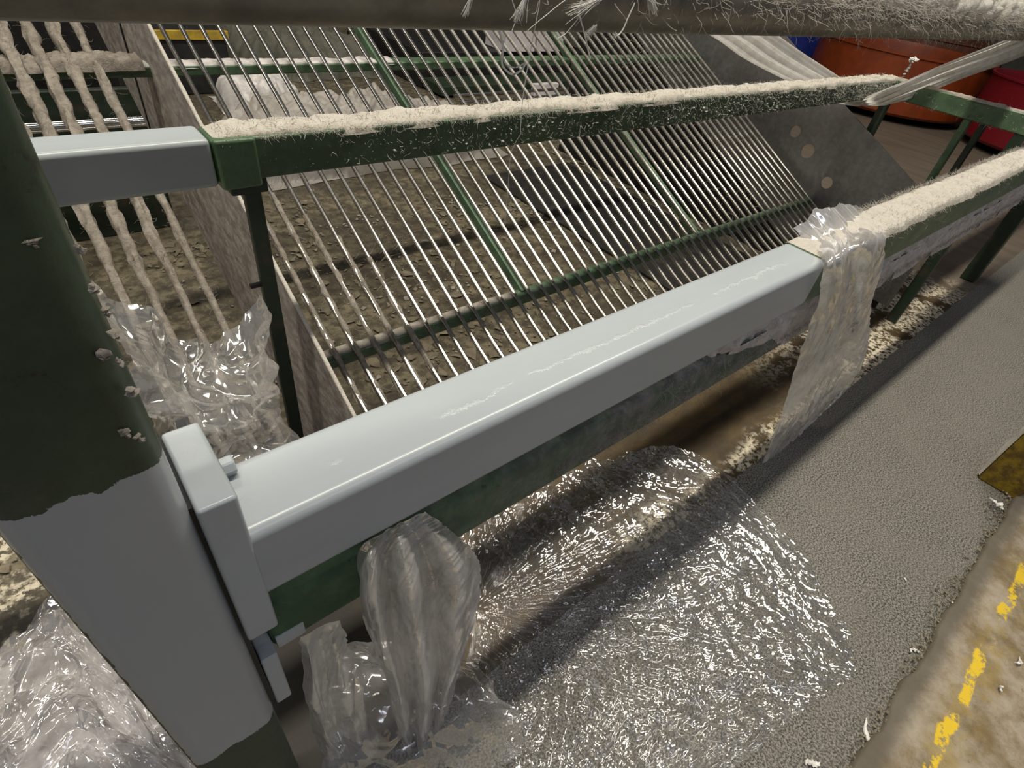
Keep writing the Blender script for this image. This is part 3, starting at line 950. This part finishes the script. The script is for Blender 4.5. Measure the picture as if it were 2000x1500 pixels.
g = np.random.default_rng(81)
n = 30000
a = g.normal(-.75, .70, n)
x = .5 + 6.0 * g.random(n) ** 1.0
keep = g.random(n) < np.clip((x - .45) / 1.6, .1, 1)
a, x = a[keep], x[keep]
rad = PR + .016 * np.clip((x - .85) / 1.4, .1, 1) * g.random(len(x))
root = np.stack([x, PY + rad * np.sin(a), PZ + rad * np.cos(a)], -1)
d = np.stack([g.normal(size=len(x)) * .5, np.sin(a) * .7 - .2, np.cos(a) * .7 - .4], -1)
link('lint_fuzz', strands(root, d, .020 * (.4 + g.random(len(x)) ** 2 * 1.8), .00058, 1.6, 4, 82), M['fluff'], pipe, 'stuff')
# threads and wisps hanging off the pipe
def thread(name, pts, rad, parent, mat=None, seed=0):
    pts = catmull(np.asarray(pts, float), 0, 24)
    pts[:, 0] += .0012 * fbm(np.stack([np.arange(24) * .7, np.full(24, seed * 3.1), np.zeros(24)], -1), 2)
    return tube_obj(name, pts, rad, mat or M['fibre'], parent, 5)
def px_thread(name, px, y, rad, seed, mat=None):
    return thread(name, [at(a, b, 1, y) for a, b in px], rad, pipe, mat, seed)
px_thread('loose_thread', [(1140, -10), (1130, 20), (1140, 60), (1153, 115)], .590, .0010, 1)
px_thread('loose_thread', [(1056, -10), (1048, 40), (1034, 110), (1020, 200), (1017, 260)], .590, .0005, 2)
px_thread('loose_thread', [(1110, -5), (1060, 35), (1030, 60)], .590, .0005, 3)
px_thread('loose_thread', [(1240, 5), (1215, 60), (1200, 72)], .592, .0010, 4)
px_thread('loose_thread', [(975, 62), (982, 90), (980, 125), (1000, 145), (1020, 135), (1026, 122)], .60, .0014, 5)
px_thread('loose_thread', [(983, 80), (985, 120), (1005, 132), (1026, 122)], .601, .0009, 6)
px_thread('loose_thread', [(1000, 0), (1008, 30), (1000, 60)], .590, .0005, 7)
px_thread('loose_thread', [(1018, 260), (998, 300), (992, 370), (986, 440)], .596, .0004, 8)
px_thread('loose_thread', [(1150, 10), (1110, 60), (1090, 75)], .592, .0005, 9)
def wisp(px0, px1, y, n, spread, seed):
    g = np.random.default_rng(seed)
    a, b = at(*px0, 1, y), at(*px1, 1, y)
    root = a[None] + g.normal(0, spread, (n, 3)) * np.array([1, .4, .6])
    L = np.linalg.norm(b - a)
    link('lint_wisp', strands(root, (b - a)[None] / L + g.normal(0, .03, (n, 3)), L * (.5 + .6 * g.random(n)), .0005, .13, 6, seed), M['fibre'], pipe, 'stuff')
wisp((1028, -8), (1008, 42), .592, 70, .0015, 91)
wisp((1268, -8), (1278, 30), .592, 60, .0022, 92)
wisp((920, -5), (905, 32), .592, 22, .0012, 93)
wisp((1170, -2), (1110, 25), .592, 40, .003, 94)
wisp((1200, 66), (1205, 76), .592, 20, .0015, 95)
wisp((1163, 52), (1145, 72), .592, 26, .002, 96)

# ------------------------------------------------------------------ cotton web draped by the rail's right end
ctr = [(at(1290, 20, 0, 2.70), at(1450, 20, 0, 2.88)), (at(1392, 74, 0, 2.74), at(1528, 76, 0, 2.92)),
       (at(1456, 118, 0, 2.78), at(1586, 116, 0, 2.97)), (at(1545, 162, 0, 2.84), at(1648, 158, 0, 3.02)),
       (at(1640, 200, 1, 1.10), at(1690, 186, 1, 1.085)), (at(1722, 205, 1, .975), at(1690, 190, 1, .990)),
       (at(1785, 188, 1, .92), at(1745, 165, 1, .94)), (at(1880, 150, 1, .84), at(1825, 131, 1, .86)),
       (at(2000, 106, 1, .77), at(1925, 92, 1, .79)), (at(2120, 50, 1, .72), at(2060, 40, 1, .73))]
A = catmull(np.array([[p[0] for p in ctr], [p[1] for p in ctr]]), 1, 160)     # 2, 160, 3
v = np.linspace(0, 1, 34)[:, None, None]
P = A[0][None] * (1 - v) + A[1][None] * v
du = np.gradient(P, axis=1)
dv = np.gradient(P, axis=0)
N = np.cross(du, dv)
N /= np.linalg.norm(N, axis=2)[:, :, None] + 1e-9
vv2 = np.linspace(0, 1, 34)[:, None]
fold = .008 * np.sin(vv2 * 21 + .8 * np.sin(np.linspace(0, 9, 160))[None]) + .004 * np.sin(vv2 * 47)
P = P + N * fold[:, :, None]
me = grid_mesh('cotton_web', P)
web = link('cotton_web', me, M['sliver'])
tag(web, 'long white cotton web sagging under the right end of the green rail', 'cotton web')

# ------------------------------------------------------------------ plastic film
film('film_curtain', px_net([
    [(186, 545), (262, 598), (330, 640), (395, 668), (440, 655), (472, 610), (498, 560)],
    [(205, 610), (275, 665), (345, 705), (405, 725), (448, 712), (488, 668), (515, 610)],
    [(235, 690), (300, 740), (365, 770), (420, 785), (462, 775), (503, 740), (528, 690)],
    [(270, 770), (335, 810), (395, 835), (445, 845), (485, 830), (520, 800), (540, 760)],
    [(320, 860), (380, 890), (430, 905), (480, 895), (510, 880), (535, 860), (556, 835)],
    [(380, 960), (420, 980), (470, 985), (515, 970), (540, 950), (560, 925), (580, 900)]], 1,
    [.98, .90, .80, .68, .56, .48]), M['film'],
    'clear crumpled film stretched between the dark post and dusty plate behind the beam', (230, 230), ((.16, .020, 3), (.07, .006, 2)), 3)
film('film_bundle', px_net([
    [(722, 1052), (742, 1040), (760, 1032), (778, 1024), (794, 1016), (810, 1008), (832, 998)],
    [(703, 1085), (725, 1082), (752, 1078), (785, 1068), (820, 1062), (858, 1052), (898, 1052)],
    [(700, 1150), (728, 1160), (762, 1155), (800, 1150), (845, 1140), (893, 1128), (938, 1105)],
    [(714, 1215), (742, 1230), (775, 1232), (812, 1228), (848, 1216), (888, 1205), (932, 1188)],
    [(735, 1275), (760, 1290), (790, 1300), (825, 1298), (858, 1290), (890, 1280), (912, 1258)],
    [(758, 1340), (780, 1360), (806, 1368), (832, 1370), (852, 1364), (872, 1352), (888, 1330)],
    [(770, 1400), (790, 1420), (808, 1430), (826, 1432), (842, 1428), (858, 1415), (872, 1395)],
    [(796, 1480), (804, 1500), (812, 1512), (820, 1514), (828, 1508), (838, 1495), (846, 1478)]], 1,
    [.352, [.345, .325, .345, .315, .345, .32, .345], [.345, .305, .345, .29, .34, .30, .345], [.34, .295, .345, .28, .34, .29, .34],
     [.335, .29, .34, .27, .335, .285, .335], [.33, .285, .335, .27, .33, .28, .33], [.33, .29, .33, .275, .325, .285, .325], [.32, .30, .32, .29, .31, .30, .31]]),
    M['film_milky'], 'milky gathered film hanging in folds from under the grey beam', (240, 150), ((.06, .006, 2), (.022, .0010, 2)), 5, stretch=(1, .18))
film('floor_film', px_net([
    [(850, 1065), (1000, 980), (1150, 905), (1300, 868), (1385, 900)],
    [(885, 1130), (1040, 1060), (1220, 1000), (1400, 960), (1530, 1035)],
    [(915, 1200), (1060, 1150), (1250, 1100), (1450, 1070), (1598, 1120)],
    [(935, 1300), (1080, 1240), (1280, 1200), (1480, 1180), (1640, 1210)],
    [(970, 1400), (1110, 1340), (1300, 1310), (1490, 1290), (1664, 1310)],
    [(1000, 1520), (1150, 1500), (1290, 1480), (1430, 1440), (1570, 1385)],
    [(960, 1640), (1120, 1600), (1260, 1580), (1380, 1540), (1450, 1490)]], 2,
    [.03, .025, .03, .02, .02, .025, .025]), M['film_floor'],
    'large clear crinkled film spread on the speckled floor below the beam', (560, 560), ((.22, .012, 3), (.09, .0045, 3), (.045, .0020, 4), (.02, .0008, 4)), 9, .020, floor_z=0.0, radial=(*at(925, 1195, 2, .02)[:2], ((.05, .010, 2), (.02, .003, 2)), .9), grow=.42)
film('draped_film', px_net([
    [(1548, 448), (1590, 415), (1625, 404), (1668, 402), (1716, 428)],
    [(1590, 478), (1620, 462), (1650, 448), (1690, 438), (1726, 448)],
    [(1606, 520), (1632, 508), (1660, 492), (1700, 472), (1729, 462)],
    [(1598, 590), (1634, 585), (1664, 570), (1698, 548), (1722, 520)],
    [(1572, 665), (1612, 665), (1650, 655), (1682, 636), (1702, 600)],
    [(1548, 740), (1590, 748), (1632, 748), (1668, 735), (1690, 690)],
    [(1522, 820), (1556, 824), (1590, 815), (1622, 790), (1650, 765)],
    [(1498, 880), (1520, 884), (1540, 872), (1560, 850), (1582, 824)],
    [(1481, 926), (1486, 928), (1492, 922), (1500, 912), (1510, 900)]], 1,
    [[.452] * 5, [.395] * 5, [.328, .318, .330, .316, .330], [.325, .308, .326, .305, .324], [.322, .305, .322, .302, .318],
     [.318, .305, .318, .30, .312], [.315, .305, .315, .30, .31], [.312, .306, .312, .305, .31], [.31, .308, .31, .308, .31]]),
    M['film_milky'], 'milky film draped over the lint covered beam, ending in a pointed tail', (260, 150), ((.07, .006, 2), (.03, .0016, 2)), 13, stretch=(1, .25))
film('floor_film', px_net([
    [(-30, 1300), (40, 1230), (112, 1172), (190, 1220), (300, 1330)],
    [(-60, 1370), (40, 1330), (130, 1300), (240, 1350), (400, 1460)],
    [(-80, 1450), (40, 1420), (150, 1410), (280, 1450), (480, 1560)],
    [(-100, 1560), (50, 1540), (180, 1530), (330, 1570), (560, 1680)]], 2,
    [.03, .05, .06, .05]), M['film_left'],
    'crumpled film heap on the floor left of the big post', (260, 260), ((.16, .026, 3), (.06, .006, 3), (.03, .0015, 2)), 17, .012, floor_z=0.0)
film('film_strip', px_net([
    [(584, 1240), (600, 1236), (622, 1228), (645, 1220), (662, 1213)],
    [(588, 1300), (610, 1300), (635, 1296), (660, 1292), (690, 1285)],
    [(596, 1370), (622, 1380), (650, 1388), (685, 1392), (715, 1385)],
    [(620, 1450), (645, 1465), (680, 1470), (715, 1468), (745, 1455)],
    [(650, 1540), (680, 1550), (715, 1550), (745, 1545), (775, 1530)]], 1,
    [.362, [.37, .35, .37, .345, .365], [.37, .345, .37, .34, .365], [.37, .345, .365, .34, .36], [.36] * 5]),
    M['film_milky'], 'narrow film strip hanging beside the foot of the big post', (170, 110), ((.05, .006, 3), (.02, .0012, 2)), 19, stretch=(1, .2))
film('film_lobe', px_net([
    [(660, 1260), (740, 1250), (830, 1262), (905, 1290), (960, 1330)],
    [(640, 1350), (740, 1330), (840, 1330), (930, 1355), (1000, 1380)],
    [(640, 1440), (740, 1420), (850, 1410), (950, 1420), (1026, 1430)],
    [(640, 1560), (740, 1540), (850, 1520), (940, 1500), (1010, 1480)]], 2,
    [.18, .20, .16, .06]), M['film'],
    'dull rounded fold of film on the floor behind the hanging milky bundle', (200, 200), ((.2, .016, 3), (.08, .004, 2)), 23, .01, floor_z=0.0)

# ------------------------------------------------------------------ yellow guard post at the right edge
gp = thing('guard_post', 'worn yellow square post at the right edge with lint on its side', 'post', (2.36, -.27, 0))
box_obj('post_shaft', M['olive_yellow'], gp, (2.31, 2.43, -.33, -.205, 0, 1.1), .006, 2)
g = np.random.default_rng(51)
P = np.zeros((40, 20, 3))
uu, v2 = np.meshgrid(np.linspace(0, 1, 40), np.linspace(0, 1, 20), indexing='ij')
P[:, :, 0] = 2.313 + .115 * v2
P[:, :, 2] = .012 + 1.0 * uu
P[:, :, 1] = -.203 + .010 * (.6 + fbm(np.stack([uu * 30, v2 * 5, uu * 0], -1), 3)) * np.sin(np.pi * v2) ** .4
link('lint_coat', grid_mesh('lint_coat', P), M['lint'], gp, 'stuff')

# ------------------------------------------------------------------ loose lint on walkway and kerb
def tuft(px, py, z, L, ang, label, thick=.004, seed=0):
    c = at(px, py, 2, z)
    g = np.random.default_rng(seed)
    m = 14
    tt = np.linspace(-.5, .5, m)
    d = np.array([math.cos(ang), math.sin(ang), 0])
    pr = np.array([-d[1], d[0], 0])
    path = c[None] + d[None] * (tt * L)[:, None] + pr[None] * (.18 * L * np.sin(tt * 5 + seed))[:, None]
    path[:, 2] = z + thick * .8
    rr = thick * (1.1 - (2 * tt) ** 2 * .9)[:, None] * (1 + .5 * g.normal(size=(m, 7)))
    o = link('lint_tuft', bm_mesh(tube_np(path, np.maximum(rr, .0006), 7), 'lint_tuft', True), M['fibre'])
    return tag(o, label, 'lint tuft', 'loose lint tufts')
tuft(1715, 1455, .003, .11, 1.05, 'long curled white tuft in the kerb joint at the bottom edge', .005, 1)
tuft(1785, 1272, .003, .030, -.5, 'small white tuft on the speckled floor near the kerb, midway along', .003, 2)
tuft(1585, 1492, .003, .035, -.3, 'pale tuft on the speckled floor at the bottom edge', .005, 3)
tuft(1862, 1178, .003, .022, -.9, 'thin white tuft on the speckled floor beside the far kerb edge', .002, 4)
tuft(1988, 1292, .028, .03, -.2, 'white tuft on the kerb right of the yellow line', .004, 5)
tuft(1945, 985, .022, .05, .9, 'fluffy tuft in front of the yellow post', .006, 6)
tuft(1768, 1132, .003, .010, .3, 'tiny white tuft alone on the speckled floor', .002, 7)
tuft(1955, 1345, .028, .02, .1, 'dull short tuft on the kerb nearer the yellow line', .003, 8)
# crumbly dust in the joint between walkway and kerb
g = np.random.default_rng(61)
n = 1500
x = .7 + 2.2 * g.random(n)
y = -.318 + g.normal(0, .014, n) + .012 * np.sin(x * 9)
o = crumbs('joint_dust', np.stack([x, y, .006 + .010 * g.random(n)], -1), .0012 + .0032 * g.random(n) ** 2, M['litter'], None, 62, .8)
tag(o, 'crumbly grey dust filling the joint along the kerb', 'dust')
o = box_obj('shade_sheet', simple('shade_black', (.010, .009, .008), .7, 0, (.035, .03, .024), 18, .45, .7, 60, .4), None, (2.3, 3.09, 1.25, 2.85, .001, .016), .004, 2)  # black sheet added on the floor in place of the shade there
tag(o, 'black sheet standing in for shade on the floor under the right half of the grate', 'mat')  # no real mat, the sheet stands in for the shade
# litter of lint under the grate
g = np.random.default_rng(63)
n = 5200
x = g.uniform(-.5, 3.3, n)
y = .75 + 3.2 * g.random(n)
clear = ~((x > .55) & (x < 3.0) & (y > 2.95)) & ~((x > 2.28) & (x < 3.11) & (y > 1.2)) & ~((x < .5) & (y > 2.7))
clump = (fbm(np.stack([x * 2.2, y * 3.0, x * 0], -1), 3) > .02) & clear
x, y = x[clump], y[clump]
n = len(x)
o = crumbs('floor_litter', np.stack([x, y, .004 + .004 * g.random(n)], -1), .005 + .020 * g.random(n) ** 3, M['litter'], None, 64, .5)
tag(o, 'trodden brown lint litter on the floor under the grate', 'litter')
n = 900
x = g.uniform(.3, 3.0, n)
y = g.uniform(.8, 2.65, n)
k = ~((x > 2.28) & (y > 1.2))
x, y = x[k], y[k]
n = len(x)
o = crumbs('floor_litter', np.stack([x, y, .006 + 0 * x], -1), .003 + .008 * g.random(n) ** 3, M['lint_grey'], None, 65, .6)
tag(o, 'scattered pale lint crumbs on the floor under the grate', 'litter')

# ------------------------------------------------------------------ far side: black machine bed, cartons, plastic heaps
bed = thing('black_machine_bed', 'black machine bed with a yellow top stripe beyond the grate at left', 'machine', (.6, 5.3, 0))
box_obj('bed_body', M['black'], bed, (-1.2, 1.45, 5.02, 5.8, 0, .365), .01, 2)
box_obj('yellow_stripe', M['yellow'], bed, (-1.2, 1.47, 5.0, 5.03, .365, .425), .004, 1)
box_obj('top_deck', M['black'], bed, (-1.2, 1.45, 5.03, 5.8, .365, .42), .004, 1)
low = thing('green_trough', 'low dark green trough with a chrome tube behind the lint coated bars', 'trough', (.2, 2.9, 0))
box_obj('trough_side', M['dark_green'], low, (-.6, .45, 2.88, 2.92, 0, .61), .006, 2)
box_obj('trough_back', M['black'], low, (-.6, .45, 3.3, 3.36, 0, .78), .006, 2)
tube_obj('chrome_tube', [(-.6, 2.82, .50), (-.2, 2.82, .50), (.45, 2.82, .50)], .022, M['chrome'], low, 20)
tube_obj('chrome_tube', [(-.6, 2.77, .46), (-.2, 2.77, .46), (.45, 2.77, .46)], .014, M['chrome'], low, 20)
right_bed = thing('dark_machine', 'dark low machine with steel rods beyond the grate at right', 'machine', (4.0, 5.2, 0))
box_obj('machine_body', M['black'], right_bed, (3.1, 7.5, 4.9, 6.4, 0, .30), .01, 2)
box_obj('machine_hood', M['heap_dark'], right_bed, (5.2, 7.5, 4.8, 6.4, .30, .62), .02, 2)
box_obj('machine_ledge', M['dark_green'], right_bed, (3.1, 7.5, 4.55, 4.88, .02, .10), .006, 2)
for k in range(3):
    tube_obj('steel_rod', [(2.9, 3.9 + .09 * k, .10 + .03 * k), (4.0, 3.9 + .09 * k, .10 + .03 * k), (5.2, 3.9 + .09 * k, .10 + .03 * k)], .013, M['steel'], right_bed, 12)
for (a, b, lab) in [((985, 112), (1058, 72), 'left white carton on the dark machine beyond the grate'), ((1046, 110), (1114, 60), 'right white carton on the dark machine beyond the grate')]:
    p, q = at(a[0], a[1], 1, 4.86), at(b[0] - 10, b[1], 1, 4.86)
    ct = thing('carton', lab, 'carton', ((p[0] + q[0]) / 2, 5.0, .30), 'white cartons beyond the grate')
    box_obj('carton_body', M['carton'], ct, (p[0], q[0], 4.86, 5.2, .301, .301 + abs(q[2] - p[2]) * 1.25), .01, 2)
    box_obj('carton_flap', M['carton'], ct, (p[0] - .01, q[0] + .01, 4.85, 5.0, .30 + abs(q[2] - p[2]) * 1.25, .315 + abs(q[2] - p[2]) * 1.25), .004, 1)
pnl = at(1040, 150, 1, 4.5)
o = box_obj('white_panel', M['carton'], None, (pnl[0], pnl[0] + .33, 4.44, 4.50, .0, .11), .005, 1)
tag(o, 'small white board lying below the cartons beyond the grate', 'board')

def heap(name, x0, x1, y0, y1, h, mat, label, seed, cat, layers=((.5, .05, 3), (.2, .03, 4), (.08, .010, 3))):
    n = 150
    u, v = np.meshgrid(np.linspace(-1, 1, n), np.linspace(-1, 1, n), indexing='ij')
    r = (np.abs(u) ** 3 + np.abs(v) ** 3) ** (1 / 3)
    rim = 1 + .18 * fbm(np.stack([u * 2.5 + seed, v * 2.5, u * 0], -1), 3)
    X = (x0 + x1) / 2 + (x1 - x0) / 2 * u * rim
    Y = (y0 + y1) / 2 + (y1 - y0) / 2 * v * rim
    prof = np.clip(1 - r ** 4, 0, 1) ** .5
    Z = h * prof * (.8 + .5 * fbm(np.stack([X * 2, Y * 2, u * 0 + seed], -1), 2)) + crumple(X, Y, u * 0, seed, layers) * np.clip(prof * 1.5, 0, 1)
    Z = np.maximum(Z, .004)
    o = link(name, grid_mesh(name, np.stack([X, Y, Z], -1)), mat)
    return tag(o, label, cat)
heap('plastic_heap', .85, 2.75, 3.15, 4.15, .30, M['heap'], 'large grey plastic heap on the floor behind the bars', 3, 'plastic heap')
heap('cloth_heap', 1.75, 3.0, 5.3, 7.2, .38, M['heap_dark'], 'dark folded cloth pile far behind the grey plastic heap', 5, 'cloth pile')
heap('plastic_bag', 1.22, 1.78, 4.35, 4.95, .36, M['bag'], 'white plastic bag beside the black machine bed', 7, 'plastic bag', ((.3, .05, 3), (.1, .02, 4)))
heap('plastic_bag', .50, .80, 3.3, 3.7, .20, M['bag'], 'small white plastic bag at the edge of the grey heap', 8, 'plastic bag', ((.2, .03, 3), (.08, .015, 4)))

# ------------------------------------------------------------------ fibre cans far right
def can(x, y, r, h, mat, label, z0=.08):
    c = thing('fibre_can', label, 'fibre can', (x, y, 0), 'large fibre cans at the far right')
    n = 72
    zs = [(z0, r * .97), (z0 + .03, r), (h * .6, r), (h - .03, r), (h - .02, r * 1.015), (h, r * 1.015), (h, r * .985), (h - .05, r * .975), (z0 + .05, r * .95), (z0 + .05, 0.001)]
    ang = np.linspace(0, 2 * np.pi, n + 1)
    P = np.stack([np.stack([x + q * np.cos(ang), y + q * np.sin(ang), np.full(n + 1, z)], -1) for z, q in zs])
    me = grid_mesh('can_wall', P)
    try:
        me.set_sharp_from_angle(angle=math.radians(40))
    except Exception:
        pass
    link('can_wall', me, mat, c)
    for k in range(4):
        a = math.pi / 4 + k * math.pi / 2
        cx, cy = x + r * .75 * math.cos(a), y + r * .75 * math.sin(a)
        tube_obj('caster', [(cx, cy - .02, .045), (cx, cy, .045), (cx, cy + .02, .045)], .044, M['black'], c, 16)
    return c
can(9.3, 3.05, 1.05, .72, M['orange'], 'big orange fibre can behind the white cotton web')
can(11.6, 3.5, 1.05, .80, M['brown_orange'], 'dull orange can standing behind the big orange one')
can(9.8, 5.2, .95, .72, M['blue'], 'dark blue fibre can left of the orange can')
can(9.2, 1.0, .95, .72, M['red'], 'red fibre can dusted with white fluff at the right edge')
can(12.4, 1.2, 1.0, .85, M['brown_orange'], 'brownish orange can behind the red can at the right edge')
